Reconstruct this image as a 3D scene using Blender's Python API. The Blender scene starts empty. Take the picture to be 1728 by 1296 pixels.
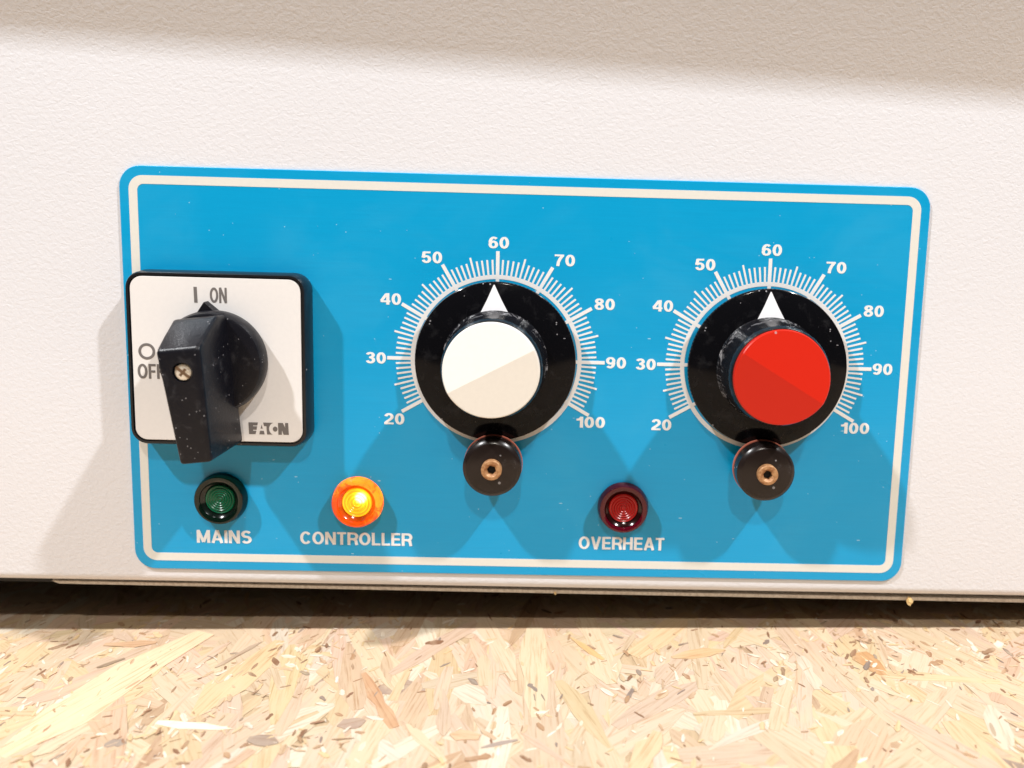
import bpy, bmesh, math, random
from mathutils import Vector, Matrix

random.seed(11)
SC = bpy.context.scene
COL = SC.collection
MM = 0.001
BASE = 76.0                     # oven-frame height of the worktop below the panel centre (mm)
TILT = math.radians(1.40)       # the oven stands slightly out of level on its feet

# The oven's own frame, in mm: x right, y up, z out of the control panel.
def V(x, y, z=0.0):
    return Vector((x, -z, y + BASE)) * MM
OVEN_M = Matrix.Rotation(TILT, 4, 'Y')

# ------------------------------------------------------------------ camera
cam_d = bpy.data.cameras.new('camera')
cam = bpy.data.objects.new('camera', cam_d)
COL.objects.link(cam)
SC.camera = cam
cam_d.sensor_width = 36.0
cam_d.lens = 1317.0 / 1728.0 * 36.0
cam_d.shift_x = (864.0 - 965.18) / 1728.0
cam_d.shift_y = -(648.0 - 555.68) / 1728.0
cam_d.clip_start = 0.005
cam_d.clip_end = 50.0
right = (0.99948796, 0.02654729, 0.01786197)
down = (0.02417066, -0.99221403, 0.12217654)
fwd = (0.02096635, -0.12168225, -0.99234764)
def D(v): return Vector((v[0], -v[2], v[1]))
R3 = Matrix((D(right), -D(down), -D(fwd))).transposed().to_4x4()
cam.matrix_world = OVEN_M @ Matrix.Translation(V(7.91, 40.79, 211.85)) @ R3
cam_d.dof.use_dof = True
cam_d.dof.focus_distance = 0.206
cam_d.dof.aperture_fstop = 8.5

# ------------------------------------------------------------------ light
world = bpy.data.worlds.new('World')
SC.world = world
world.use_nodes = True
bg = world.node_tree.nodes['Background']
bg.inputs[0].default_value = (1.0, 0.91, 0.83, 1)
bg.inputs[1].default_value = 0.065

def ceiling_lamp(name, pos, power, size, color):
    ld = bpy.data.lights.new(name, 'AREA')
    ld.shape = 'DISK'; ld.size = size; ld.energy = power; ld.color = color
    o = bpy.data.objects.new(name, ld); COL.objects.link(o)
    p = OVEN_M @ V(*pos)
    o.location = p
    o.rotation_euler = (OVEN_M @ V(0, 0, 0) - p).to_track_quat('-Z', 'Y').to_euler()
    return o
ceiling_lamp('ceiling_lamp', (-915, 1290, 555), 27.0, 0.055, (0.985, 0.99, 1.0))
ceiling_lamp('ceiling_lamp', (915, 1290, 555), 26.0, 0.055, (0.99, 0.99, 0.995))
ceiling_lamp('ceiling_lamp', (60, 1450, 1290), 12.0, 0.06, (1.0, 0.93, 0.84))

SC.view_settings.view_transform = 'Standard'
SC.view_settings.look = 'None'
SC.view_settings.gamma = 1.0
SC.view_settings.use_curve_mapping = False
SC.view_settings.exposure = 0.07

# ------------------------------------------------------------------ material helpers
def new_mat(name):
    m = bpy.data.materials.new(name); m.use_nodes = True
    nt = m.node_tree
    return m, nt, nt.nodes['Principled BSDF']
def N(nt, kind, **kw):
    n = nt.nodes.new(kind)
    for k, v in kw.items():
        if k.startswith('_'): setattr(n, k[1:], v)
        else: n.inputs[k.replace('__', ' ')].default_value = v
    return n
def L(nt, a, b): nt.links.new(a, b)
def mathn(nt, op, a, b=None, c=None):
    n = nt.nodes.new('ShaderNodeMath'); n.operation = op
    for i, s in enumerate((a, b, c)):
        if s is None: continue
        if isinstance(s, (int, float)): n.inputs[i].default_value = s
        else: L(nt, s, n.inputs[i])
    return n.outputs[0]
def mix(nt, fac, a, b):
    n = nt.nodes.new('ShaderNodeMix'); n.data_type = 'RGBA'
    for i, s in ((0, fac), (6, a), (7, b)):
        if isinstance(s, (int, float)): n.inputs[i].default_value = s
        elif isinstance(s, tuple): n.inputs[i].default_value = s if len(s) == 4 else s + (1,)
        else: L(nt, s, n.inputs[i])
    return n.outputs[2]
def coords(nt, scale=(1, 1, 1), rot=(0, 0, 0), out='Object', loc=(0, 0, 0)):
    t = nt.nodes.new('ShaderNodeTexCoord')
    mp = nt.nodes.new('ShaderNodeMapping')
    mp.inputs['Scale'].default_value = scale
    mp.inputs['Rotation'].default_value = rot
    mp.inputs['Location'].default_value = loc
    L(nt, t.outputs[out], mp.inputs['Vector'])
    return mp.outputs[0]
def noise(nt, vec, scale, detail=3, rough=0.55, dist=0.0):
    n = N(nt, 'ShaderNodeTexNoise', Scale=scale, Detail=detail, Roughness=rough, Distortion=dist)
    L(nt, vec, n.inputs['Vector'])
    return n.outputs['Fac']
def ramp(nt, fac, lo, hi):
    n = nt.nodes.new('ShaderNodeMapRange'); n.interpolation_type = 'SMOOTHSTEP'
    n.inputs['From Min'].default_value = lo; n.inputs['From Max'].default_value = hi
    L(nt, fac, n.inputs['Value'])
    return n.outputs[0]
def specks(nt, vec, scale, size, keep):
    """sparse little grains: Voronoi cell centres, only a share of the cells, sizes uneven"""
    v = N(nt, 'ShaderNodeTexVoronoi', Scale=scale)
    L(nt, vec, v.inputs['Vector'])
    sep = nt.nodes.new('ShaderNodeSeparateColor'); L(nt, v.outputs['Color'], sep.inputs[0])
    sz = mathn(nt, 'MULTIPLY', sep.outputs[1], size)
    near = mathn(nt, 'LESS_THAN', v.outputs['Distance'], sz)
    pick = mathn(nt, 'LESS_THAN', sep.outputs[0], keep)
    return mathn(nt, 'MULTIPLY', near, pick)
def bump(nt, bsdf, height, strength, dist):
    b = N(nt, 'ShaderNodeBump', Strength=strength, Distance=dist)
    L(nt, height, b.inputs['Height']); L(nt, b.outputs[0], bsdf.inputs['Normal'])
    return b
def plain(name, color, rough=0.5, metal=0.0, spec=0.5, coat=0.0):
    m, nt, b = new_mat(name)
    b.inputs['Base Color'].default_value = color + (1,)
    b.inputs['Roughness'].default_value = rough
    b.inputs['Metallic'].default_value = metal
    b.inputs['Specular IOR Level'].default_value = spec
    b.inputs['Coat Weight'].default_value = coat
    return m

def mat_paint():
    m, nt, b = new_mat('textured_white_paint')
    c = coords(nt, (1, 1, 1.25), (0, math.radians(28), 0))
    n1 = noise(nt, c, 760, 2, 0.5, 0.7)
    n2 = noise(nt, c, 1500, 2, 0.5, 0.2)
    h = mathn(nt, 'ADD', n1, mathn(nt, 'MULTIPLY', n2, 0.22))
    tone = noise(nt, c, 14, 3, 0.5)
    b.inputs['Roughness'].default_value = 0.27
    b.inputs['Specular IOR Level'].default_value = 0.45
    col = mix(nt, tone, (0.690, 0.690, 0.722), (0.720, 0.720, 0.752))
    dirt = specks(nt, coords(nt), 160, 0.05, 0.05)
    col = mix(nt, dirt, col, (0.2, 0.17, 0.14))
    L(nt, col, b.inputs['Base Color'])
    bump(nt, b, h, 0.27, 0.00040)
    return m
def mat_blue():
    m, nt, b = new_mat('blue_overlay_print')
    c = coords(nt, (60, 60, 2200))
    streak = noise(nt, c, 1.0, 3, 0.6)
    smear = noise(nt, coords(nt, (1, 1, 1.6), (0, 0.5, 0)), 28, 4, 0.6, 0.6)
    col = mix(nt, streak, (0.0005, 0.290, 0.57), (0.001, 0.335, 0.64))
    col = mix(nt, mathn(nt, 'MULTIPLY', ramp(nt, smear, 0.42, 0.75), 0.10), col, (0.10, 0.45, 0.66))
    sp = specks(nt, coords(nt), 800, 0.20, 0.04)
    scr = specks(nt, coords(nt, (0.35, 1, 1.3), (0, 0.35, 0)), 420, 0.10, 0.06)
    sp = mathn(nt, 'MAXIMUM', sp, scr)
    col = mix(nt, mathn(nt, 'MULTIPLY', sp, 0.7), col, (0.45, 0.7, 0.8))
    L(nt, col, b.inputs['Base Color'])
    L(nt, mathn(nt, 'ADD', mathn(nt, 'MULTIPLY', smear, 0.16), 0.22), b.inputs['Roughness'])
    b.inputs['Specular IOR Level'].default_value = 0.42
    fine = noise(nt, coords(nt), 4200, 2)
    bump(nt, b, mathn(nt, 'ADD', fine, mathn(nt, 'MULTIPLY', streak, 0.6)), 0.25, 0.00006)
    return m
def mat_print(name, color, rough=0.5):
    m, nt, b = new_mat(name)
    n = noise(nt, coords(nt), 900, 3)
    L(nt, mix(nt, n, tuple(x * 0.93 for x in color), color), b.inputs['Base Color'])
    b.inputs['Roughness'].default_value = rough
    return m
def mat_black(name, color, rough, dust=0.25, scale=520, size=0.2, bumpy=0.0, haze=0.0, spec=0.5):
    m, nt, b = new_mat(name)
    b.inputs['Specular IOR Level'].default_value = spec
    c = coords(nt)
    d1 = specks(nt, c, scale, size, dust)
    hair = specks(nt, coords(nt, (0.3, 1, 1), (0, 0.7, 0.4)), scale * 0.8, size * 0.6, dust * 0.5)
    d = mathn(nt, 'MAXIMUM', d1, hair)
    d = mathn(nt, 'MULTIPLY', d, 0.55)
    smear = ramp(nt, noise(nt, c, 260, 5, 0.65, 0.5), 0.52, 0.8)
    d = mathn(nt, 'MAXIMUM', d, mathn(nt, 'MULTIPLY', smear, haze))
    L(nt, mix(nt, d, color, (0.42, 0.41, 0.43)), b.inputs['Base Color'])
    r = mathn(nt, 'ADD', mathn(nt, 'MULTIPLY', d, 0.5), rough)
    L(nt, r, b.inputs['Roughness'])
    if bumpy:
        bump(nt, b, noise(nt, c, 1700, 3, 0.6), bumpy, 0.00012)
    return m
def mat_dusty_knob():
    """black knob side with lint caught round its foot"""
    m, nt, b = new_mat('black_plastic_with_lint')
    t = nt.nodes.new('ShaderNodeTexCoord')
    sep = nt.nodes.new('ShaderNodeSeparateXYZ'); L(nt, t.outputs['Object'], sep.inputs[0])
    low = ramp(nt, sep.outputs[1], -0.0062, -0.0002)     # towards the skirt (local -y is out)
    n = noise(nt, coords(nt, (1, 0.6, 1)), 420, 5, 0.7, 0.8)
    lint = mathn(nt, 'MULTIPLY', ramp(nt, n, 0.50, 0.74), mathn(nt, 'MULTIPLY', low, 0.75))
    L(nt, mix(nt, lint, (0.006, 0.006, 0.008), (0.50, 0.49, 0.51)), b.inputs['Base Color'])
    L(nt, mathn(nt, 'ADD', mathn(nt, 'MULTIPLY', lint, 0.5), 0.25), b.inputs['Roughness'])
    return m
def mat_rust(name, a, bb, metal=0.5, rough=0.55):
    m, nt, b = new_mat(name)
    n = noise(nt, coords(nt), 900, 5, 0.7)
    L(nt, mix(nt, ramp(nt, n, 0.35, 0.65), a, bb), b.inputs['Base Color'])
    b.inputs['Roughness'].default_value = rough
    b.inputs['Metallic'].default_value = metal
    bump(nt, b, n, 0.4, 0.0002)
    return m
def mat_lens(name, color, trans, rough=0.12, emit=None, strength=0.0):
    m, nt, b = new_mat(name)
    b.inputs['Base Color'].default_value = color + (1,)
    b.inputs['Roughness'].default_value = rough
    b.inputs['Transmission Weight'].default_value = trans
    b.inputs['IOR'].default_value = 1.49
    if emit:
        b.inputs['Emission Color'].default_value = emit + (1,)
        b.inputs['Emission Strength'].default_value = strength
    return m
def mat_lit_lens():
    """ridged amber lens lit from behind by a lamp sitting off its middle"""
    m, nt, b = new_mat('lit_amber_lens')
    g = nt.nodes.new('ShaderNodeTexGradient'); g.gradient_type = 'SPHERICAL'
    L(nt, coords(nt, (330, 330, 330), loc=(-0.36, 0, -0.48)), g.inputs[0])
    f = g.outputs['Fac']
    b.inputs['Base Color'].default_value = (0.75, 0.42, 0.02, 1)
    b.inputs['Roughness'].default_value = 0.15
    L(nt, mix(nt, ramp(nt, f, 0.35, 0.62), (1.0, 0.60, 0.012), (1.0, 0.9, 0.55)), b.inputs['Emission Color'])
    t = nt.nodes.new('ShaderNodeTexCoord')
    ln = nt.nodes.new('ShaderNodeVectorMath'); ln.operation = 'MULTIPLY'; ln.inputs[1].default_value = (1, 0, 1)
    L(nt, t.outputs['Object'], ln.inputs[0])
    le = nt.nodes.new('ShaderNodeVectorMath'); le.operation = 'LENGTH'; L(nt, ln.outputs[0], le.inputs[0])
    # the moulded ridges pass more and less of the light
    ridge = mathn(nt, 'ADD', mathn(nt, 'MULTIPLY', mathn(nt, 'COSINE', mathn(nt, 'MULTIPLY', le.outputs['Value'], 2 * math.pi / 0.00095)), 0.34), 0.85)
    L(nt, mathn(nt, 'MULTIPLY', mathn(nt, 'ADD', mathn(nt, 'MULTIPLY', f, 1.8), 0.55), ridge), b.inputs['Emission Strength'])
    return m
def mat_amber(name, a, b2, strength, scale):
    """clear amber plastic with the lamp behind it, brighter on the side nearer the bulb"""
    m, nt, b = new_mat(name)
    n = noise(nt, coords(nt), scale, 3, 0.6, 1.2)
    t = nt.nodes.new('ShaderNodeTexCoord')
    sep = nt.nodes.new('ShaderNodeSeparateXYZ'); L(nt, t.outputs['Object'], sep.inputs[0])
    side = mathn(nt, 'ADD', mathn(nt, 'MULTIPLY', sep.outputs[0], 45.0), mathn(nt, 'MULTIPLY', sep.outputs[2], 70.0))
    f = mathn(nt, 'ADD', ramp(nt, n, 0.35, 0.7), side)
    f = ramp(nt, f, 0.05, 1.0)
    b.inputs['Base Color'].default_value = (0.9, 0.20, 0.01, 1)
    b.inputs['Roughness'].default_value = 0.14
    b.inputs['Transmission Weight'].default_value = 0.6
    L(nt, mix(nt, f, a, b2), b.inputs['Emission Color'])
    L(nt, mathn(nt, 'ADD', mathn(nt, 'MULTIPLY', f, strength), strength * 0.45), b.inputs['Emission Strength'])
    return m
def mat_strand(name):
    m, nt, b = new_mat(name)
    a = nt.nodes.new('ShaderNodeVertexColor'); a.layer_name = 'tint'
    uv = nt.nodes.new('ShaderNodeUVMap'); uv.uv_map = 'grain'
    mp = nt.nodes.new('ShaderNodeMapping'); mp.inputs['Scale'].default_value = (70, 1300, 1)
    L(nt, uv.outputs[0], mp.inputs[0])
    g = noise(nt, mp.outputs[0], 1.0, 4, 0.65, 0.3)
    mp2 = nt.nodes.new('ShaderNodeMapping'); mp2.inputs['Scale'].default_value = (25, 130, 1)
    L(nt, uv.outputs[0], mp2.inputs[0])
    g2 = noise(nt, mp2.outputs[0], 1.0, 3, 0.6, 0.8)
    dark = mathn(nt, 'MULTIPLY', ramp(nt, g, 0.46, 0.74), 0.75)
    n = nt.nodes.new('ShaderNodeMix'); n.data_type = 'RGBA'; n.blend_type = 'MULTIPLY'
    L(nt, dark, n.inputs[0]); L(nt, a.outputs[0], n.inputs[6]); n.inputs[7].default_value = (0.66, 0.50, 0.36, 1)
    col = mix(nt, mathn(nt, 'MULTIPLY', ramp(nt, g2, 0.5, 0.75), 0.45), n.outputs[2], (0.68, 0.52, 0.32))
    blot = noise(nt, coords(nt, (1, 0.45, 1)), 150, 5, 0.65, 0.8)
    col = mix(nt, mathn(nt, 'MULTIPLY', ramp(nt, blot, 0.45, 0.72), 0.45), col, (0.60, 0.46, 0.31))
    fl = specks(nt, mp2.outputs[0], 1.6, 0.22, 0.10)
    col = mix(nt, mathn(nt, 'MULTIPLY', fl, 0.6), col, (0.30, 0.19, 0.10))
    L(nt, col, b.inputs['Base Color'])
    b.inputs['Roughness'].default_value = 0.6
    b.inputs['Specular IOR Level'].default_value = 0.3
    bump(nt, b, g, 0.5, 0.00015)
    return m
def mat_board():
    m, nt, b = new_mat('pressed_wood_core')
    n = noise(nt, coords(nt, (300, 90, 300)), 1.0, 5, 0.7, 1.0)
    L(nt, mix(nt, n, (0.30, 0.19, 0.10), (0.66, 0.50, 0.32)), b.inputs['Base Color'])
    b.inputs['Roughness'].default_value = 0.7
    return m

M = dict(
    paint=mat_paint(), blue=mat_blue(),
    cream=mat_print('cream_print', (0.72, 0.71, 0.66)),
    white_print=mat_print('white_print', (0.80, 0.80, 0.80)),
    grey_print=mat_print('grey_print', (0.16, 0.145, 0.14), 0.6),
    plate=mat_print('white_switch_plate', (0.80, 0.78, 0.77), 0.4),
    frame=mat_black('black_switch_frame', (0.008, 0.008, 0.010), 0.28, 0.12),
    handle=mat_black('black_handle_plastic', (0.006, 0.006, 0.009), 0.33, 0.16, 1200, 0.22, 0.4, 0.07, 0.26),
    skirt=mat_black('black_gloss_skirt', (0.003, 0.003, 0.004), 0.12, 0.30, 560, 0.17, 0.0, 0.03, 0.14),
    knob=mat_dusty_knob(),
    lock=mat_black('black_lock_disc', (0.014, 0.009, 0.008), 0.26, 0.30, 480, 0.2, 0.0, 0.06, 0.32),
    washer=plain('red_fibre_washer', (0.46, 0.13, 0.08), 0.5),
    rust=mat_rust('rusty_socket_screw', (0.27, 0.11, 0.04), (0.50, 0.28, 0.13), 0.2, 0.5),
    hole=plain('dark_socket', (0.004, 0.003, 0.003), 0.8),
    screw=mat_rust('dull_plated_screw', (0.62, 0.52, 0.38), (0.82, 0.78, 0.70), 0.55, 0.32),
    slot=plain('dirty_screw_slot', (0.12, 0.065, 0.03), 0.7),
    pointer=plain('white_pointer', (0.80, 0.80, 0.83), 0.4),
    white_cap=mat_print('white_cap_plastic', (0.83, 0.81, 0.76), 0.35),
    red_cap=mat_black('red_cap_plastic', (0.55, 0.018, 0.007), 0.34, 0.10, 420, 0.2, spec=0.2),
    green_bezel=mat_lens('green_bezel', (0.001, 0.010, 0.005), 0.35),
    green_lens=mat_lens('green_lens', (0.0, 0.12, 0.05), 0.25, 0.28),
    red_bezel=mat_lens('red_bezel', (0.15, 0.001, 0.014), 0.55),
    red_lens=mat_lens('red_lens', (0.38, 0.005, 0.004), 0.2, 0.3),
    amber_bezel=mat_amber('amber_bezel', (0.80, 0.02, 0.001), (1.0, 0.34, 0.008), 0.60, 300),
    amber_lens=mat_lit_lens(), amber_ring=mat_amber('amber_ring', (0.55, 0.004, 0.0), (0.9, 0.03, 0.001), 0.22, 500),
    green_ring=plain('black_green_ring', (0.002, 0.006, 0.004), 0.15), red_ring=plain('dark_red_ring', (0.012, 0.001, 0.001), 0.15),
    metal=mat_rust('dusty_base_metal', (0.42, 0.37, 0.31), (0.60, 0.55, 0.48), 0.15, 0.5),
    rubber=plain('black_rubber', (0.02, 0.02, 0.02), 0.8),
    strand=mat_strand('wood_strand'), board=mat_board(),
    chip=mat_rust('pale_wood_chip', (0.62, 0.40, 0.16), (0.80, 0.60, 0.30), 0.0, 0.8),
    lining=plain('dark_socket_lining', (0.01, 0.01, 0.01), 0.6),
)

# ------------------------------------------------------------------ mesh helpers
ORIG = {}
def finish(bm, name, mat, parent=None, origin=(0, 0, 0), angle=35, smooth=True):
    """bm holds oven-frame mm coordinates (x, y, z); one mesh object comes out, its origin at 'origin'"""
    o3 = Vector(origin)
    for v in bm.verts:
        c = v.co - o3
        v.co = Vector((c.x, -c.z, c.y)) * MM
    bmesh.ops.recalc_face_normals(bm, faces=bm.faces)
    me = bpy.data.meshes.new(name); bm.to_mesh(me); bm.free()
    me.materials.append(mat)
    if smooth:
        for p in me.polygons: p.use_smooth = True
        me.set_sharp_from_angle(angle=math.radians(angle))
    o = bpy.data.objects.new(name, me); COL.objects.link(o)
    ORIG[o] = o3
    w = Vector((o3.x, -o3.z, o3.y)) * MM
    if parent is not None:
        o.parent = parent
        if parent in ORIG:
            p3 = ORIG[parent]; w = w - Vector((p3.x, -p3.z, p3.y)) * MM
        else:
            w = w + Vector((0, 0, BASE * MM))
    o.location = w
    return o
def lathe(bm, cx, cy, prof, seg=64, cap0=True, cap1=True):
    rings = []
    for r, z in prof:
        if r < 1e-6: rings.append([bm.verts.new((cx, cy, z))])
        else: rings.append([bm.verts.new((cx + r * math.cos(2 * math.pi * i / seg), cy + r * math.sin(2 * math.pi * i / seg), z)) for i in range(seg)])
    for a, b in zip(rings, rings[1:]):
        for i in range(seg):
            j = (i + 1) % seg
            if len(a) == 1 and len(b) == 1: continue
            if len(a) == 1: bm.faces.new((a[0], b[i], b[j]))
            elif len(b) == 1: bm.faces.new((a[i], a[j], b[0]))
            else: bm.faces.new((a[i], a[j], b[j], b[i]))
    if cap0 and len(rings[0]) > 1: bm.faces.new(rings[0])
    if cap1 and len(rings[-1]) > 1: bm.faces.new(rings[-1])
    return rings
def rrect(cx, cy, w, h, r, n=8):
    pts = []
    for sx, sy, a0 in ((1, 1, 0), (-1, 1, 90), (-1, -1, 180), (1, -1, 270)):
        for k in range(n + 1):
            a = math.radians(a0 + 90 * k / n)
            pts.append((cx + sx * (w / 2 - r) + r * math.cos(a), cy + sy * (h / 2 - r) + r * math.sin(a)))
    return pts
def stack(bm, layers, cap0=True, cap1=True):
    """outlines of equal length at rising z, joined into a solid"""
    rings = [[bm.verts.new((x, y, z)) for x, y in pts] for pts, z in layers]
    n = len(rings[0])
    for a, b in zip(rings, rings[1:]):
        for i in range(n):
            j = (i + 1) % n
            bm.faces.new((a[i], a[j], b[j], b[i]))
    if cap0: bm.faces.new(rings[0])
    if cap1: bm.faces.new(rings[-1])
    return rings
def poly(bm, pts, z0, z1):
    return stack(bm, [(pts, z0), (pts, z1)])
def box(bm, x0, x1, y0, y1, z0, z1):
    poly(bm, [(x0, y0), (x1, y0), (x1, y1), (x0, y1)], z0, z1)
def annulus(bm, cx, cy, r0, r1, z0, z1, seg=128):
    lathe(bm, cx, cy, [(r0, z0), (r1, z0), (r1, z1), (r0, z1), (r0, z0)], seg, False, False)
    bmesh.ops.remove_doubles(bm, verts=bm.verts, dist=1e-5)

# ---- a bold grotesque drawn as strokes: centre lines in a box 1 high, stroke width T
T = 0.2
def _arc(cx, cy, rx, ry, a0, a1, n=14):
    return [(cx + rx * math.cos(math.radians(a0 + (a1 - a0) * k / n)), cy + ry * math.sin(math.radians(a0 + (a1 - a0) * k / n))) for k in range(n + 1)]
def glyph(ch, t):
    h = t / 2; top, bot = 1 - h, h; hv = h * 0.8; tp, bt = 1 - hv, hv     # hv: slightly thinner bars on curves
    def S(w, up, lo):      # an s-curve built from two bowls
        m = 0.52
        return _arc(w / 2, (tp + m) / 2, w / 2 - h, (tp - m) / 2, up, 270, 14) + _arc(w / 2, (m + bt) / 2, w / 2 - h, (m - bt) / 2, 90, lo, 14)[1:]
    if ch == 'I': return t, [[(h, 0), (h, 1)]]
    if ch == 'L': return 0.56, [[(h, 0), (h, 1)], [(h * 1.9, hv), (0.56, hv)]]
    if ch == 'E': return 0.60, [[(h, 0), (h, 1)], [(t, hv), (0.60, hv)], [(t, 0.51), (0.56, 0.51)], [(t, tp), (0.59, tp)]]
    if ch == 'F': return 0.56, [[(h, 0), (h, 1)], [(t, 0.49), (0.51, 0.49)], [(t, tp), (0.56, tp)]]
    if ch == 'H': return 0.68, [[(h, 0), (h, 1)], [(0.68 - h, 0), (0.68 - h, 1)], [(t, 0.52), (0.68 - t, 0.52)]]
    if ch == 'T': return 0.60, [[(0.3, 0), (0.3, 1 - t * .8)], [(0, tp), (0.60, tp)]]
    if ch == 'N': return 0.70, [[(h, 0), (h, 1)], [(0.70 - h, 0), (0.70 - h, 1)], [(h * 1.1, 0.985), (0.70 - h * 1.1, 0.015)]]
    if ch == 'M': return 0.84, [[(h, 0), (h, 1)], [(0.84 - h, 0), (0.84 - h, 1)], [(h * 1.15, 0.97), (0.42, 0.06)], [(0.84 - h * 1.15, 0.97), (0.42, 0.06)]]
    if ch == 'A': return 0.74, [[(h * .95, 0), (0.36, 1)], [(0.74 - h * .95, 0), (0.38, 1)], [(0.2, 0.29), (0.54, 0.29)]]
    if ch == 'V': return 0.70, [[(h * .95, 1), (0.34, 0)], [(0.70 - h * .95, 1), (0.36, 0)]]
    if ch in 'O0':
        w = 0.76 if ch == 'O' else 0.60
        return w, [_arc(w / 2, 0.5, w / 2 - h, 0.5 - hv, 0, 360, 36)]
    if ch == 'C': return 0.72, [_arc(0.37, 0.5, 0.37 - h, 0.5 - hv, 38, 322, 30)]
    if ch == 'R': return 0.68, [[(h, 0), (h, 1)], [(t * .9, tp), (0.38, tp)] + _arc(0.38, (tp + 0.46) / 2, 0.27 - h * .35, (tp - 0.46) / 2, 90, -90, 12)[1:] + [(t * .9, 0.46)],
                                [(0.42, 0.46), (0.55, 0.36), (0.575, 0.2), (0.61, 0)]]
    if ch == 'S': return 0.66, [S(0.66, 28, -152)]
    if ch == '1': return 0.42, [[(0.42 - h, 0), (0.42 - h, 1)], [(0.0, 0.72), (0.16, 0.74), (0.30, 0.90)]]
    if ch == '2': return 0.60, [_arc(0.3, 0.685, 0.3 - h, 0.315 - hv, 170, -38, 16) + [(0.30, 0.36), (0.14, 0.21), (0.085, 0.1)], [(0.0, hv), (0.60, hv)]]
    if ch == '3': return 0.60, [_arc(0.29, 0.74, 0.29 - h, 0.26 - hv, 165, -80, 14), _arc(0.3, 0.29, 0.3 - h, 0.29 - hv, 82, -168, 16), [(0.22, 0.525), (0.36, 0.525)]]
    if ch == '4': return 0.62, [[(0.46, 0), (0.46, 1)], [(0.38, 0.93), (0.05, 0.33)], [(0, 0.285), (0.62, 0.285)]]
    if ch == '5': return 0.60, [[(0.56, tp), (0.12, tp)], [(0.165, 0.96), (0.10, 0.46)], [(0.09, 0.49)] + _arc(0.3, 0.335, 0.3 - h, 0.335 - hv, 125, -165, 18)]
    if ch == '6': return 0.60, [_arc(0.3, 0.33, 0.3 - h, 0.33 - hv, 0, 360, 28), _arc(0.33, 0.5, 0.33 - h, 0.5 - hv, 182, 48, 14)]
    if ch == '7': return 0.58, [[(0, tp), (0.58, tp)], [(0.50, 0.92), (0.33, 0.62), (0.24, 0.34), (0.2, 0)]]
    if ch == '8': return 0.60, [_arc(0.3, 0.75, 0.275 - h, 0.25 - hv, 0, 360, 24), _arc(0.3, 0.28, 0.3 - h, 0.28 - hv, 0, 360, 28)]
    if ch == '9': return 0.60, [_arc(0.3, 0.67, 0.3 - h, 0.33 - hv, 0, 360, 28), _arc(0.27, 0.5, 0.33 - h, 0.5 - hv, 2, -132, 14)]
    return 0.3, []
def text_mesh(body, x0, x1, y0, y1, z, t, name, mat, parent, thick=0.05, gap=0.085):
    """a word laid as thin flat print that fills the given box of the panel (mm)"""
    adv = 0.0; strokes = []
    for ch in body:
        w, st = glyph(ch, t)
        for pl in st: strokes.append([(x + adv, y) for x, y in pl])
        adv += w + gap
    tot = adv - gap
    bm = bmesh.new()
    kx, ky = (x1 - x0) / tot, (y1 - y0)
    for n, pl in enumerate(strokes):
        closed = len(pl) > 3 and math.dist(pl[0], pl[-1]) < 1e-6
        if closed: pl = pl[:-1]
        lf, rt = [], []
        m = len(pl)
        for i, (x, y) in enumerate(pl):
            a = pl[i - 1] if (i > 0 or closed) else None
            b = pl[(i + 1) % m] if (i < m - 1 or closed) else None
            d = Vector((0, 0))
            e = None
            if a is not None: d1 = (Vector((x, y)) - Vector(a)).normalized(); d += d1; e = d1
            if b is not None: d2 = (Vector(b) - Vector((x, y))).normalized(); d += d2; e = e or d2
            d.normalize()
            # curves are a touch thinner where they run level, as in printed grotesques
            tt = t * (0.80 + 0.20 * abs(d.y))
            k = 1.0 / max(0.6, abs(d.dot(e)))
            nx, ny = -d.y * tt / 2 * k, d.x * tt / 2 * k
            lf.append((x + nx, y + ny)); rt.append((x - nx, y - ny))
        zz = z + thick + 0.0035 * n
        def mk(p, q): return bm.verts.new((x0 + p[0] * kx, y0 + p[1] * ky, q))
        A = [mk(p, zz) for p in lf]; B = [mk(p, zz) for p in rt]
        A0 = [mk(p, z - 0.01) for p in lf]; B0 = [mk(p, z - 0.01) for p in rt]
        for i in range(m if closed else m - 1):
            j = (i + 1) % m
            bm.faces.new((A[i], A[j], B[j], B[i]))
            bm.faces.new((A0[i], A0[j], A[j], A[i])); bm.faces.new((B0[i], B0[j], B[j], B[i]))
        if not closed:
            bm.faces.new((A[0], B[0], B0[0], A0[0])); bm.faces.new((A[-1], B[-1], B0[-1], A0[-1]))
    return finish(bm, name, mat, parent, ((x0 + x1) / 2, (y0 + y1) / 2, z), smooth=False)

# ------------------------------------------------------------------ worktop (the surface)
def box_world(name, x0, x1, y0, y1, z0, z1, mat):
    bm = bmesh.new()
    bmesh.ops.create_cube(bm, size=1)
    for v in bm.verts:
        v.co = Vector((x0 if v.co.x < 0 else x1, y0 if v.co.y < 0 else y1, z0 if v.co.z < 0 else z1))
    me = bpy.data.meshes.new(name); bm.to_mesh(me); bm.free()
    me.materials.append(mat)
    o = bpy.data.objects.new(name, me); COL.objects.link(o)
    return o
worktop = box_world('worktop', -0.55, 0.55, -0.42, 0.45, -0.018, 0.0, M['board'])
worktop['kind'] = 'structure'
worktop['label'] = 'pale strand board worktop under the oven'

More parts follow.
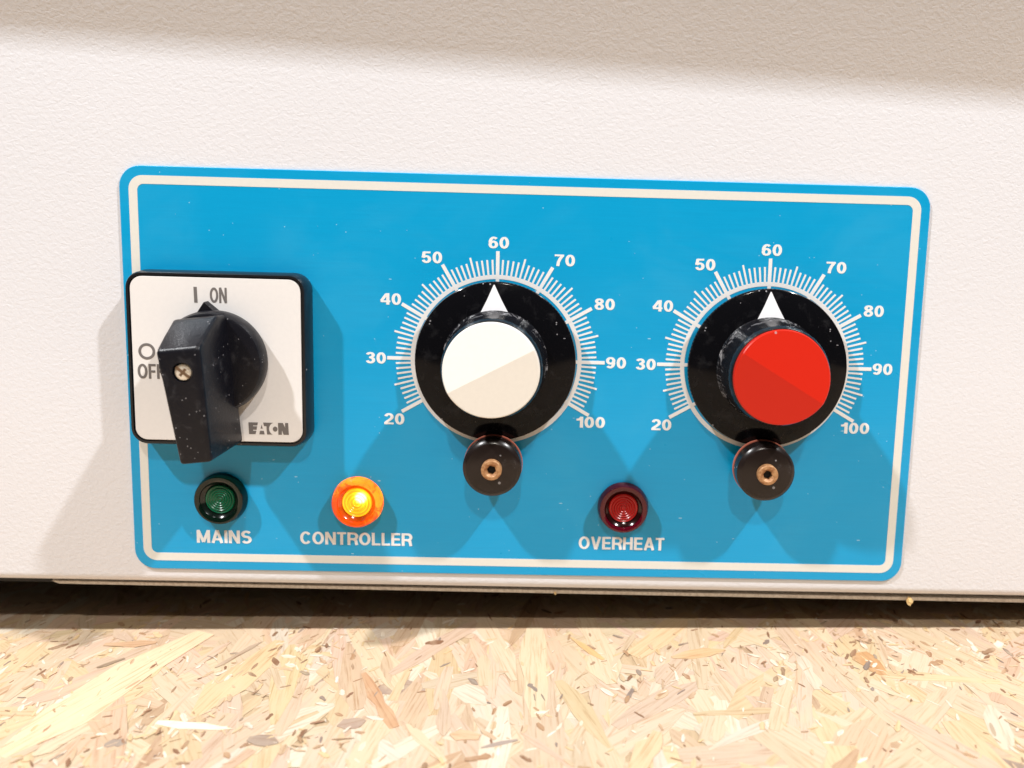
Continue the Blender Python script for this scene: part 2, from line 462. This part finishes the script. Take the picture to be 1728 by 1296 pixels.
TINTS = [((0.70, 0.585, 0.42), 30), ((0.70, 0.55, 0.42), 28), ((0.70, 0.56, 0.35), 14), ((0.74, 0.67, 0.55), 10),
         ((0.65, 0.49, 0.35), 10), ((0.55, 0.39, 0.25), 2.0), ((0.40, 0.31, 0.25), 0.8)]
FLECKS = [((0.30, 0.17, 0.10), 4), ((0.46, 0.29, 0.17), 5), ((0.32, 0.26, 0.22), 1.5), ((0.66, 0.50, 0.34), 6), ((0.86, 0.80, 0.68), 8), ((0.76, 0.58, 0.34), 5)]
def pick_tint(rng, table=TINTS):
    t = rng.choices([a for a, w in table], [w for a, w in table])[0]
    k = rng.uniform(0.74, 0.88)
    return tuple(min(0.84, c * k * rng.uniform(0.98, 1.02)) * g for c, g in zip(t, (1.03, 0.965, 0.93)))
class StrandMesh:
    def __init__(self): self.v = []; self.f = []; self.c = []; self.uv = []
    def add(self, x, y, z, length, width, ang, tint, rng, tilt=0.006, thick=0.00010):
        n = rng.choice((3, 4, 5))
        top, bot = [], []
        for i in range(n + 1):
            u = i / n
            taper = 1.0 if 0 < i < n else rng.uniform(0.1, 0.7)
            w = width * 0.5 * taper * rng.uniform(0.6, 1.2)
            mid = rng.uniform(-0.10, 0.10) * width
            uu = (u - 0.5) * length + rng.uniform(-0.04, 0.04) * length
            top.append((uu, mid + w)); bot.append((uu, mid - w))
        out = top + bot[::-1]
        ca, sa = math.cos(ang), math.sin(ang)
        tu, tv = rng.uniform(-tilt, tilt), rng.uniform(-tilt, tilt) * 2
        b0 = len(self.v); k = len(out)
        off = (rng.uniform(0, 50), rng.uniform(0, 50))
        for dz in (0.0, -thick):
            for uu, vv in out:
                self.v.append((x + uu * ca - vv * sa, y + uu * sa + vv * ca, z + dz + uu * tu + vv * tv))
                self.uv.append((uu + off[0], vv + off[1])); self.c.append(tint)
        self.f.append(tuple(b0 + i for i in range(k))[::-1])
        for i in range(k):
            j = (i + 1) % k
            self.f.append((b0 + i, b0 + j, b0 + k + j, b0 + k + i))
    def build(self, name, mat, parent, origin=None):
        if origin is None: origin = (0, 0, 0)
        me = bpy.data.meshes.new(name)
        me.from_pydata([(a - origin[0], b - origin[1], c - origin[2]) for a, b, c in self.v], [], self.f)
        ca = me.color_attributes.new('tint', 'FLOAT_COLOR', 'POINT')
        for i, c in enumerate(self.c): ca.data[i].color = (c[0], c[1], c[2], 1)
        ul = me.uv_layers.new(name='grain')
        for lp in me.loops: ul.data[lp.index].uv = self.uv[lp.vertex_index]
        bm = bmesh.new(); bm.from_mesh(me); bmesh.ops.recalc_face_normals(bm, faces=bm.faces); bm.to_mesh(me); bm.free()
        me.materials.append(mat)
        o = bpy.data.objects.new(name, me); COL.objects.link(o)
        o.parent = parent; o.location = origin
        return o
def strand_dims(rng, big):
    l = rng.uniform(0.012, 0.05) * big; w = rng.uniform(0.10, 0.30) * l
    return l, max(0.0012, min(w, 0.012))
def strand_angle(rng):
    return math.radians(90 + rng.gauss(0, 34)) if rng.random() < 0.8 else rng.uniform(0, math.pi)
rng = random.Random(5)
fill = StrandMesh()
for i in range(13000):                                   # the whole board in front of and just under the oven
    l, w = strand_dims(rng, 0.95)
    fill.add(rng.uniform(-0.53, 0.53), rng.uniform(-0.405, 0.09), rng.uniform(0.00008, 0.00020), l, w, strand_angle(rng), pick_tint(rng), rng, 0.003)
nests = [(rng.uniform(-0.165, 0.165), rng.uniform(-0.07, 0.01)) for k in range(34)]
def splinter_spot():
    if rng.random() < 0.6:
        c = rng.choice(nests); return c[0] + rng.gauss(0, 0.009), c[1] + rng.gauss(0, 0.007)
    return rng.uniform(-0.17, 0.17), rng.uniform(-0.075, 0.03)
for i in range(2300):                                   # fine splinters where the board can be seen close by
    l = rng.uniform(0.0006, 0.0034) * (1.6 if rng.random() < 0.15 else 1.0)
    sx_, sy_ = splinter_spot()
    fill.add(sx_, sy_, rng.uniform(0.00034, 0.00040), l, l * rng.uniform(0.08, 0.42), strand_angle(rng) + rng.gauss(0, 0.4), pick_tint(rng, FLECKS), rng, 0.006, 0.0001)
fo = fill.build('strand_layer', M['strand'], worktop); fo['kind'] = 'stuff'
for i in range(285):                                    # the strands one can pick out in the visible strip
    l, w = strand_dims(rng, 0.85)
    x, y, z = rng.uniform(-0.165, 0.165), rng.uniform(-0.068, 0.026), rng.uniform(0.00020, 0.00032)
    s = StrandMesh(); s.add(x, y, z, l, w, strand_angle(rng), pick_tint(rng), rng, 0.0015)
    s.build('strand', M['strand'], worktop, (x, y, z))
# strands that stand out in the photograph: x, y, length, width (mm), angle (degrees), tint
NAMED = [
    (-105.1, -22.2, 58.8, 14.2, 68, (0.8, 0.6, 0.46)),
    (96.2, -13.3, 12.1, 5.7, -77, (0.5, 0.3, 0.16)),
    (-90.6, -44.1, 4.3, 2.9, 8, (0.33, 0.28, 0.26)),
    (-57.4, -43.6, 7.9, 4.0, -7, (0.36, 0.29, 0.26)),
    (-34.7, -27.5, 26.2, 3.3, -60, (0.52, 0.33, 0.22)),
    (-38.4, -37.3, 6.6, 4.8, 23, (0.4, 0.31, 0.28)),
    (-11.2, -42.4, 7.2, 4.2, -11, (0.62, 0.44, 0.32)),
    (-2.7, -45.5, 8.4, 2.1, 19, (0.36, 0.3, 0.29)),
    (-76.3, -37.8, 19.6, 2.5, -8, (0.84, 0.8, 0.72)),
    (-110.8, -10.0, 6.9, 1.7, 45, (0.3, 0.24, 0.2)),
    (-110.9, -0.0, 13.5, 3.4, 5, (0.55, 0.38, 0.27)),
    (-77.9, -6.3, 16.0, 1.8, 61, (0.45, 0.36, 0.3)),
    (18.7, -4.2, 16.0, 1.9, -53, (0.66, 0.44, 0.24)),
    (49.7, -7.7, 16.2, 3.7, 15, (0.6, 0.43, 0.28)),
    (30.9, -48.7, 15.2, 5.1, 62, (0.7, 0.5, 0.36)),
]
for i, (x, y, l, w, a, t) in enumerate(NAMED):
    s = StrandMesh(); s.add(x * MM, y * MM, 0.00036 + 0.000004 * i, l * MM, w * MM, math.radians(a), (t[0], t[1] * 0.93, t[2] * 0.80), rng, 0.0005)
    s.build('strand', M['strand'], worktop, (x * MM, y * MM, 0.00036))

# ------------------------------------------------------------------ the oven
oven = bpy.data.objects.new('laboratory_oven', None)
COL.objects.link(oven)
oven.rotation_euler = (0, TILT, 0)
oven['label'] = 'white textured laboratory oven with blue control panel, standing on the strand board'
oven['category'] = 'oven'

# front panel: rolled lower edge, flat fascia, soft bend, leaning-out upper part
def bend_y(x): return 83.5 - 0.0305 * (x + 5)
bm = bmesh.new()
LEAN = math.radians(21)
cols = []
XS = [-262 + 524 * i / 40 for i in range(41)]
for x in XS:
    pts = [(-60.4, -14.0)]
    for k in range(7):
        a = math.radians(270 + 90 * k / 6)
        pts.append((-57.6 + 2.8 * math.sin(a), -2.8 + 2.8 * math.cos(a)))
    yb = bend_y(x); rad = 22.0; half = rad * math.tan(LEAN / 2)
    pts.append((0.0, 0.0))
    for k in range(11):
        a = LEAN * k / 10
        pts.append((yb - half + rad * math.sin(a), rad * (1 - math.cos(a))))
    ye = 146.0
    pts.append((ye, (ye - yb) * math.tan(LEAN)))
    pts.append((ye + 1.0, (ye - yb) * math.tan(LEAN) - 1.5))
    pts.append((ye + 1.0, -10.0))
    cols.append([bm.verts.new((x, y, z)) for y, z in pts])
for a, b in zip(cols, cols[1:]):
    for i in range(len(a) - 1): bm.faces.new((a[i], a[i + 1], b[i + 1], b[i]))
finish(bm, 'front_panel', M['paint'], oven, (0, 0, 0), 50)
bm = bmesh.new()
box(bm, -258, 258, -59, 430, -380, -10.2)
bmesh.ops.bevel(bm, geom=list(bm.edges), offset=3, segments=3, affect='EDGES')
finish(bm, 'housing', M['paint'], oven, (0, 0, -190))
bm = bmesh.new()
box(bm, -256, 256, 151, 428, -9.8, 17.5)
bmesh.ops.bevel(bm, geom=list(bm.edges), offset=4, segments=3, affect='EDGES')
finish(bm, 'door', M['paint'], oven, (0, 290, 0))
# base plate whose bare edge shows under the fascia
bm = bmesh.new()
pts = [(-133.5, -61.0), (250, -61.9), (250, -62.9), (-131.5, -61.85)]
poly(bm, pts, -200, -2.2)
finish(bm, 'base_plate', M['metal'], oven, (0, -61.5, -100), smooth=False)
bm = bmesh.new(); box(bm, -250, 250, -64.6, -63.2, -370, -9)  # dark sheet added to cut bounced light in the gap under the oven
finish(bm, 'gap_darkener', M['rubber'], oven, (0, -64, -190), smooth=False)
for fx in (-222, 222):
    for fz in (-34, -340):
        bm = bmesh.new()
        yb = -BASE + 0.02444 * fx
        # a turned foot: pad and stem, axis upright
        seg = 32
        prof = [(0, yb + 0.05), (13, yb + 0.05), (14, yb + 1.0), (13, yb + 5.0), (6, yb + 6.0), (5, -60.0)]
        rings = []
        for r, yy in prof:
            if r == 0: rings.append([bm.verts.new((fx, yy, fz))])
            else: rings.append([bm.verts.new((fx + r * math.cos(2 * math.pi * i / seg), yy, fz + r * math.sin(2 * math.pi * i / seg))) for i in range(seg)])
        for a, b in zip(rings, rings[1:]):
            for i in range(seg):
                j = (i + 1) % seg
                if len(a) == 1: bm.faces.new((a[0], b[i], b[j]))
                else: bm.faces.new((a[i], a[j], b[j], b[i]))
        finish(bm, 'foot', M['rubber'], oven, (fx, yb, fz))

# blue control panel overlay
PW, PH = 216.5, 111.2
bm = bmesh.new()
stack(bm, [(rrect(0, 0, PW, PH, 5.6), 0.02), (rrect(0, 0, PW, PH, 5.6), 0.45), (rrect(0, 0, PW - 0.3, PH - 0.3, 5.45), 0.60)])
panel = finish(bm, 'control_panel', M['blue'], oven, (0, 0, 0))
panel['label'] = 'blue control panel overlay with white border line and scales'
PZ = 0.60
bm = bmesh.new()
o_, i_ = rrect(0, 0, PW - 5.0, PH - 5.0, 3.7), rrect(0, 0, PW - 9.5, PH - 9.5, 1.7)
rings = [[bm.verts.new((x, y, z)) for x, y in pts] for pts, z in ((o_, PZ - .02), (o_, PZ + .05), (i_, PZ + .05), (i_, PZ - .02))]
for a, b in zip(rings, rings[1:]):
    for i in range(len(a)):
        j = (i + 1) % len(a); bm.faces.new((a[i], a[j], b[j], b[i]))
finish(bm, 'border_line', M['cream'], panel, (0, 0, PZ), smooth=False)
for word, x0, x1, y0, y1 in (('MAINS', -90.9, -75.7, -47.75, -44.05), ('CONTROLLER', -62.2, -31.0, -47.6, -43.95), ('OVERHEAT', 15.9, 40.1, -47.55, -43.9)):
    text_mesh(word, x0, x1, y0, y1, PZ, 0.19, 'lettering', M['white_print'], panel)

# the two printed scales
def dial_scale(cx, cy):
    bm = bmesh.new()
    annulus(bm, cx, cy, 22.2, 23.35, PZ - .01, PZ + .05)
    for u in range(20, 101):
        a = math.radians(180 - (u - 30) * 3.0)
        if u % 10 == 0: r0, r1, w = 20.6, 29.7, 0.95
        elif u % 5 == 0: r0, r1, w = 23.1, 28.7, 0.52
        else: r0, r1, w = 23.1, 27.4, 0.52
        c, s = math.cos(a), math.sin(a)
        q = [(cx + r * c - t * s, cy + r * s + t * c) for r, t in ((r0, -w / 2), (r1, -w / 2), (r1, w / 2), (r0, w / 2))]
        poly(bm, q, PZ - .012, PZ + .062 + (0.01 if u % 10 == 0 else 0))
    finish(bm, 'dial_scale', M['white_print'], panel, (cx, cy, PZ), smooth=False)
    for u in range(20, 101, 10):
        dx, dy = {20: (-27.8, -17.0), 30: (-32.8, -0.1), 40: (-28.7, 16.1), 50: (-17.7, 27.6), 60: (0.2, 32.0), 70: (18.05, 27.7), 80: (29.2, 16.1), 90: (32.8, 0.05), 100: (26.35, -16.8)}[u]
        tx, ty = cx + dx, cy + dy
        w = 7.9 if u == 100 else 5.5
        text_mesh(str(u), tx - w / 2, tx + w / 2, ty - 1.55, ty + 1.55, PZ, 0.20, 'numeral', M['white_print'], panel)
D1, D2 = (-8.1, 5.85), (65.7, 5.8)
dial_scale(*D1); dial_scale(*D2)

# dial knobs
def dial_knob(cx, cy, turn, ridge_deg, high_deg, cap_mat, cap_label, label, height):
    bm = bmesh.new()
    lathe(bm, cx, cy, [(5, PZ + .05), (5, 2.3), (20.6, 2.3), (21.5, 2.7), (21.75, 3.3), (21.6, 3.9), (21.2, 4.2), (13.0, 5.4), (0, 5.4)], 112)
    knob = finish(bm, 'dial_knob', M['skirt'], oven, (cx, cy, 2), 30)
    knob['label'] = label
    # white triangle lying on the sloping skirt
    bm = bmesh.new()
    def on(r, t):
        a = math.radians(90 + turn); c, s = math.cos(a), math.sin(a)
        z = 4.2 + (21.2 - math.hypot(r, t)) / 8.2 * 1.2
        return (cx + r * c - t * s, cy + r * s + t * c, min(z, 5.4) + 0.05)
    vs = [bm.verts.new(on(r, t)) for r, t in ((20.9, 0.12), (17, 1.9), (13.4, 3.75), (12.9, 0), (13.4, -3.75), (17, -1.9), (20.9, -0.12))]
    f = bm.faces.new(vs)
    r = bmesh.ops.extrude_face_region(bm, geom=[f])
    for v in [g for g in r['geom'] if isinstance(g, bmesh.types.BMVert)]: v.co.z += 0.09
    finish(bm, 'pointer', M['pointer'], knob, (cx, cy, 5), smooth=False)
    # grip with a lightly fluted side
    bm = bmesh.new()
    seg = 160
    rings = []
    for r, z, fl in ((14.2, 5.3, 0), (13.75, 6.0, .5), (13.2, height - 2.4, 1), (12.95, height - 0.9, .6), (12.5, height - 0.35, 0), (11.6, height - 0.3, 0)):
        rings.append([bm.verts.new((cx + (r - 0.12 * fl * (0.5 + 0.5 * math.cos(40 * 2 * math.pi * i / seg))) * math.cos(2 * math.pi * i / seg),
                                    cy + (r - 0.12 * fl * (0.5 + 0.5 * math.cos(40 * 2 * math.pi * i / seg))) * math.sin(2 * math.pi * i / seg), z)) for i in range(seg)])
    for a, b in zip(rings, rings[1:]):
        for i in range(seg):
            j = (i + 1) % seg; bm.faces.new((a[i], a[j], b[j], b[i]))
    bm.faces.new(rings[-1])
    finish(bm, 'grip', M['knob'], knob, (cx, cy, 5.3), 40)
    # press-in cap, shaped as two tilted flat halves to give a light/dark split
    bm = bmesh.new()
    seg = 96; R = 12.35
    ra = math.radians(ridge_deg); ha = math.radians(high_deg)
    def cap_z(x, y, r):
        d = x * math.cos(ha) + y * math.sin(ha)
        return height + 2.05 - abs(d) * math.tan(math.radians(CAP_TILT)) - (0.25 if r > R - 0.05 else 0)
    base = [bm.verts.new((cx + R * math.cos(2 * math.pi * i / seg + ra), cy + R * math.sin(2 * math.pi * i / seg + ra), height - 0.9)) for i in range(seg)]
    rim = [bm.verts.new((v.co.x, v.co.y, cap_z(v.co.x - cx, v.co.y - cy, R))) for v in base]
    inn = []
    for v in base:
        x, y = (v.co.x - cx) * 0.98, (v.co.y - cy) * 0.98
        inn.append(bm.verts.new((cx + x, cy + y, cap_z(x, y, 0))))
    for a, b in ((base, rim), (rim, inn)):
        for i in range(seg):
            j = (i + 1) % seg; bm.faces.new((a[i], a[j], b[j], b[i]))
    h = seg // 2
    bm.faces.new(inn[0:h + 1]); bm.faces.new(inn[h:] + [inn[0]])
    cap = finish(bm, 'cap', cap_mat, knob, (cx, cy, height), 2.0)
    cap['label'] = cap_label
    return knob
CAP_TILT = 8.5
dial_knob(D1[0], D1[1], 1.6, 28, 118, M['white_cap'], 'white round cap', 'black dial knob with white cap', 16.6)
dial_knob(D2[0], D2[1], 1.0, -31, 59, M['red_cap'], 'red round cap', 'black dial knob with red cap', 16.9)

# locking discs under the dials
def dial_lock(cx, cy, label):
    bm = bmesh.new()
    lathe(bm, cx, cy, [(4.0, 5.5), (7.75, 5.5), (7.85, 6.2), (7.8, 9.3), (7.6, 9.55), (6.85, 10.2), (6.6, 10.3), (0, 10.3)], 80)
    lock = finish(bm, 'dial_lock', M['lock'], oven, (cx, cy, 8), 25)
    lock['label'] = label
    bm = bmesh.new()
    lathe(bm, cx, cy, [(3.5, 4.45), (7.95, 4.45), (8.0, 4.9), (7.95, 5.45), (3.5, 5.45)], 80)
    finish(bm, 'washer', M['washer'], lock, (cx, cy, 5), 40)
    bm = bmesh.new()
    lathe(bm, cx, cy, [(3.4, PZ + .03), (3.4, 4.45)], 32)
    finish(bm, 'stem', M['screw'], lock, (cx, cy, 2))
    # socket-head screw with a hexagonal hole
    bm = bmesh.new()
    seg = 48
    def circ(r, z): return [bm.verts.new((cx + r * math.cos(2 * math.pi * i / seg), cy + r * math.sin(2 * math.pi * i / seg), z)) for i in range(seg)]
    def hexr(r, z):
        out = []
        for i in range(seg):
            a = 2 * math.pi * i / seg; k = (a + math.radians(12)) % (math.pi / 3) - math.pi / 6
            q = r / math.cos(k); out.append(bm.verts.new((cx + q * math.cos(a), cy + q * math.sin(a), z)))
        return out
    rings = [circ(2.75, 10.3), circ(2.75, 11.6), circ(2.5, 11.95), circ(1.75, 12.0), hexr(1.12, 11.5), hexr(1.05, 10.4)]
    for a, b in zip(rings, rings[1:]):
        for i in range(seg):
            j = (i + 1) % seg; bm.faces.new((a[i], a[j], b[j], b[i]))
    finish(bm, 'screw', M['rust'], lock, (cx, cy, 11), 30)
    bm = bmesh.new(); lathe(bm, cx, cy, [(1.12, 10.38), (1.12, 10.52)], 24)
    finish(bm, 'screw_socket', M['hole'], lock, (cx, cy, 10.4))
    return lock
dial_lock(-8.15, -21.8, 'black locking disc under the white-capped dial')
dial_lock(65.3, -21.6, 'black locking disc under the red-capped dial')

# indicator lamps
def indicator(cx, cy, bez, ring, lens, label):
    bm = bmesh.new()
    prof = [(5.25, PZ + .03), (7.05, PZ + .03), (7.15, 1.0), (7.0, 1.4), (6.75, 3.0), (6.5, 3.35), (5.9, 3.4), (5.3, 3.0), (5.25, PZ + .03)]
    lathe(bm, cx, cy, prof, 80, False, False)
    bmesh.ops.remove_doubles(bm, verts=bm.verts, dist=1e-5)
    lamp = finish(bm, 'indicator_lamp', bez, oven, (cx, cy, 2), 40)
    lamp['label'] = label
    bm = bmesh.new()
    prof = [(4.15, PZ + .04), (5.2, PZ + .04), (5.2, 2.75), (4.8, 2.3), (4.2, 1.9), (4.15, PZ + .04)]
    lathe(bm, cx, cy, prof, 64, False, False)
    bmesh.ops.remove_doubles(bm, verts=bm.verts, dist=1e-5)
    finish(bm, 'inner_ring', ring, lamp, (cx, cy, 2), 40)
    bm = bmesh.new()
    prof = [(4.1, PZ + .05), (4.1, 1.95), (3.85, 2.25)]
    r = 3.55
    while r > 0.5:
        prof += [(r, 2.05), (r - 0.22, 2.02), (r - 0.42, 2.32)]
        r -= 0.68
    prof += [(0, 2.1)]
    lathe(bm, cx, cy, prof, 64)
    finish(bm, 'lens', lens, lamp, (cx, cy, 2), 22)
indicator(-83.5, -34.6, M['green_bezel'], M['green_ring'], M['green_lens'], 'unlit dark green indicator lamp')
indicator(-45.95, -34.8, M['amber_bezel'], M['amber_ring'], M['amber_lens'], 'lit amber indicator lamp')
indicator(28.0, -34.9, M['red_bezel'], M['red_ring'], M['red_lens'], 'unlit red indicator lamp')

# rotary main switch
SX, SY = -81.5, 4.95
bm = bmesh.new()
stack(bm, [(rrect(SX, SY, 47.4, 46.8, 4.6), PZ + .05), (rrect(SX, SY, 47.6, 47.0, 4.7), 2.2), (rrect(SX, SY, 46.9, 46.3, 4.4), 5.6), (rrect(SX, SY, 46.3, 45.7, 4.1), 6.15),
           (rrect(SX, SY, 45.2, 44.6, 3.6), 6.15), (rrect(SX, SY, 44.9, 44.3, 3.4), 5.55)])
switch = finish(bm, 'rotary_switch', M['frame'], oven, (SX, SY, 3), 30)
switch['label'] = 'black rotary main switch on a white square plate'
FZ = 6.0
bm = bmesh.new()
stack(bm, [(rrect(SX, SY, 44.3, 43.8, 3.2), 5.5), (rrect(SX, SY, 44.3, 43.8, 3.2), FZ - .08), (rrect(SX, SY, 44.1, 43.6, 3.1), FZ)])
finish(bm, 'face_plate', M['plate'], switch, (SX, SY, FZ))
bm = bmesh.new(); poly(bm, [(-87.0, 20.2), (-86.15, 20.2), (-86.25, 24.35), (-87.1, 24.35)], FZ - .01, FZ + .05)
finish(bm, 'lettering', M['grey_print'], switch, (-86.6, 22, FZ), smooth=False)
text_mesh('ON', -82.9, -78.5, 20.3, 24.3, FZ, 0.19, 'lettering', M['grey_print'], switch)
text_mesh('OFF', -102.45, -95.5, -0.35, 3.6, FZ, 0.19, 'lettering', M['grey_print'], switch)
bm = bmesh.new(); annulus(bm, -99.85, 6.95, 1.5, 2.2, FZ - .01, FZ + .05, 48)
finish(bm, 'lettering', M['grey_print'], switch, (-99.85, 6.95, FZ), smooth=False)
# maker's word mark: solid blocks with the letters cut through
bm = bmesh.new()
LX, LY, LS = -73.65, -14.85, 10.66 / 1300.0
def lp(pts): return [(LX + (x - 185) * LS, LY + (612 - y) * LS * 1.10) for x, y in pts]
def arc(cx, cy, r, a0, a1, n=14): return [(cx + r * math.cos(math.radians(a0 + (a1 - a0) * k / n)), cy - r * math.sin(math.radians(a0 + (a1 - a0) * k / n))) for k in range(n + 1)]
for pts in ([(185, 255), (490, 255), (470, 345), (330, 345), (330, 372), (463, 372), (440, 478), (330, 478), (330, 510), (432, 510), (405, 612), (195, 612)],
            [(607, 320), (640, 438), (575, 438)], [(553, 505), (675, 505), (700, 612), (530, 612)],
            [(660, 255), (985, 255)] + arc(1040, 440, 192, 107, 250, 16)[0:] + [(955, 612), (780, 612), (765, 360), (690, 360)],
            arc(1045, 445, 76, 0, 345, 22),
            [(1140, 255), (1300, 255), (1372, 400), (1372, 255), (1470, 255), (1487, 612), (1318, 612), (1262, 470), (1262, 612), (1150, 612)]):
    poly(bm, lp(pts), FZ - .01, FZ + .05)
finish(bm, 'word_mark', M['grey_print'], switch, (-68.3, -13.1, FZ), smooth=False)

TH = math.radians(7.0)
def hr(u, v, z):
    return (SX + u * math.cos(TH) - v * math.sin(TH), SY + u * math.sin(TH) + v * math.cos(TH), z)
bm = bmesh.new()
lathe(bm, SX, SY, [(13.4, FZ + .06), (13.6, 7.4), (13.5, 9.6), (13.0, 10.6), (12.3, 10.9), (0, 9.6)], 96)
finish(bm, 'hub', M['handle'], switch, (SX, SY, 8), 30)
bm = bmesh.new()
tri = [(0, 15.9), (3.3, 12.4), (-3.3, 12.4)]
lo = [bm.verts.new(hr(u, v, FZ + .06)) for u, v in tri]; hi = [bm.verts.new(hr(u * .9, v - .1, 8.6)) for u, v in tri]
bm.faces.new(lo); bm.faces.new(hi)
for i in range(3): bm.faces.new((lo[i], lo[(i + 1) % 3], hi[(i + 1) % 3], hi[i]))
finish(bm, 'switch_pointer', M['handle'], switch, hr(0, 13, 7), smooth=False)
# lever handle
bm = bmesh.new()
pts = [(-5.3, 6.1, 26), (5.3, 6.1, 26), (3.8, -22.3, 26), (-3.8, -22.3, 26),
       (-5.7, 12.4, 14.5), (5.7, 12.4, 14.5), (-6.0, 12.0, 9.0), (6.0, 12.0, 9.0), (4.6, -22.0, 8.0), (-4.6, -22.0, 8.0)]
for q in pts: bm.verts.new(hr(*q))
bmesh.ops.convex_hull(bm, input=list(bm.verts))
bmesh.ops.dissolve_limit(bm, angle_limit=math.radians(4), verts=list(bm.verts), edges=list(bm.edges))
bmesh.ops.bevel(bm, geom=list(bm.edges), offset=0.95, segments=4, profile=0.55, affect='EDGES')
handle = finish(bm, 'handle', M['handle'], switch, hr(0, 0, 15), 28)
# screw hole cut into the handle's front
sc = hr(0.3, 0.3, 26)
cut_bm = bmesh.new(); lathe(cut_bm, sc[0], sc[1], [(2.4, 23.5), (2.4, 28)], 40)
cut = finish(cut_bm, 'cutter', M['hole'], switch, sc)
md = handle.modifiers.new('hole', 'BOOLEAN'); md.object = cut; md.operation = 'DIFFERENCE'; md.solver = 'EXACT'
bpy.context.view_layer.update()
dg = bpy.context.evaluated_depsgraph_get()
nm = bpy.data.meshes.new_from_object(handle.evaluated_get(dg))
handle.modifiers.clear(); handle.data = nm
nm.name = 'handle'
nm.materials.clear(); nm.materials.append(M['handle'])
nm.set_sharp_from_angle(angle=math.radians(24))
for p in nm.polygons: p.material_index = 0
bpy.data.objects.remove(cut)
bm = bmesh.new()
lathe(bm, sc[0], sc[1], [(2.15, 23.6), (2.15, 25.2), (1.9, 25.55), (1.2, 25.7), (0, 25.72)], 40)
hscrew = finish(bm, 'handle_screw', M['screw'], switch, sc, 30)
bm = bmesh.new()
for ang in (-38, 52):
    a = math.radians(ang); c, s = math.cos(a), math.sin(a)
    l, w = (2.0, 0.34) if ang < 0 else (1.1, 0.32)
    poly(bm, [(sc[0] + u * c - v * s, sc[1] + u * s + v * c) for u, v in ((-l, -w), (l, -w), (l, w), (-l, w))], 25.3, 25.76 + (0.01 if ang < 0 else 0))
finish(bm, 'screw_slot', M['slot'], switch, sc, smooth=False)

# ------------------------------------------------------------------ crumbs of wood caught on the base plate
def chip(cx, cy, cz, size, label, seed):
    r2 = random.Random(seed)
    bm = bmesh.new()
    bmesh.ops.create_icosphere(bm, subdivisions=2, radius=1)
    for v in bm.verts:
        k = r2.uniform(0.65, 1.25)
        v.co = Vector((v.co.x * k * size * 0.62, v.co.y * k * size, v.co.z * k * size * 0.45))
        v.co = Vector((cx, cy, cz)) + Matrix.Rotation(0.35, 3, 'Z') @ v.co
    w = OVEN_M
    me = bpy.data.meshes.new('wood_chip')
    o3 = Vector((cx, cy, cz))
    for v in bm.verts:
        c = v.co - o3; v.co = Vector((c.x, -c.z, c.y)) * MM
    bm.to_mesh(me); bm.free(); me.materials.append(M['chip'])
    o = bpy.data.objects.new('wood_chip', me); COL.objects.link(o)
    o.matrix_world = OVEN_M @ Matrix.Translation(V(cx, cy, cz))
    o['label'] = label; o['category'] = 'wood chip'
    return o
chip(112.6, -62.6, -1.6, 1.35, 'ragged pale wood chip stuck to the edge of the base plate', 3)
chip(9.6, -62.0, -1.9, 0.5, 'tiny pale wood crumb on the base plate edge under the white-capped dial', 4)
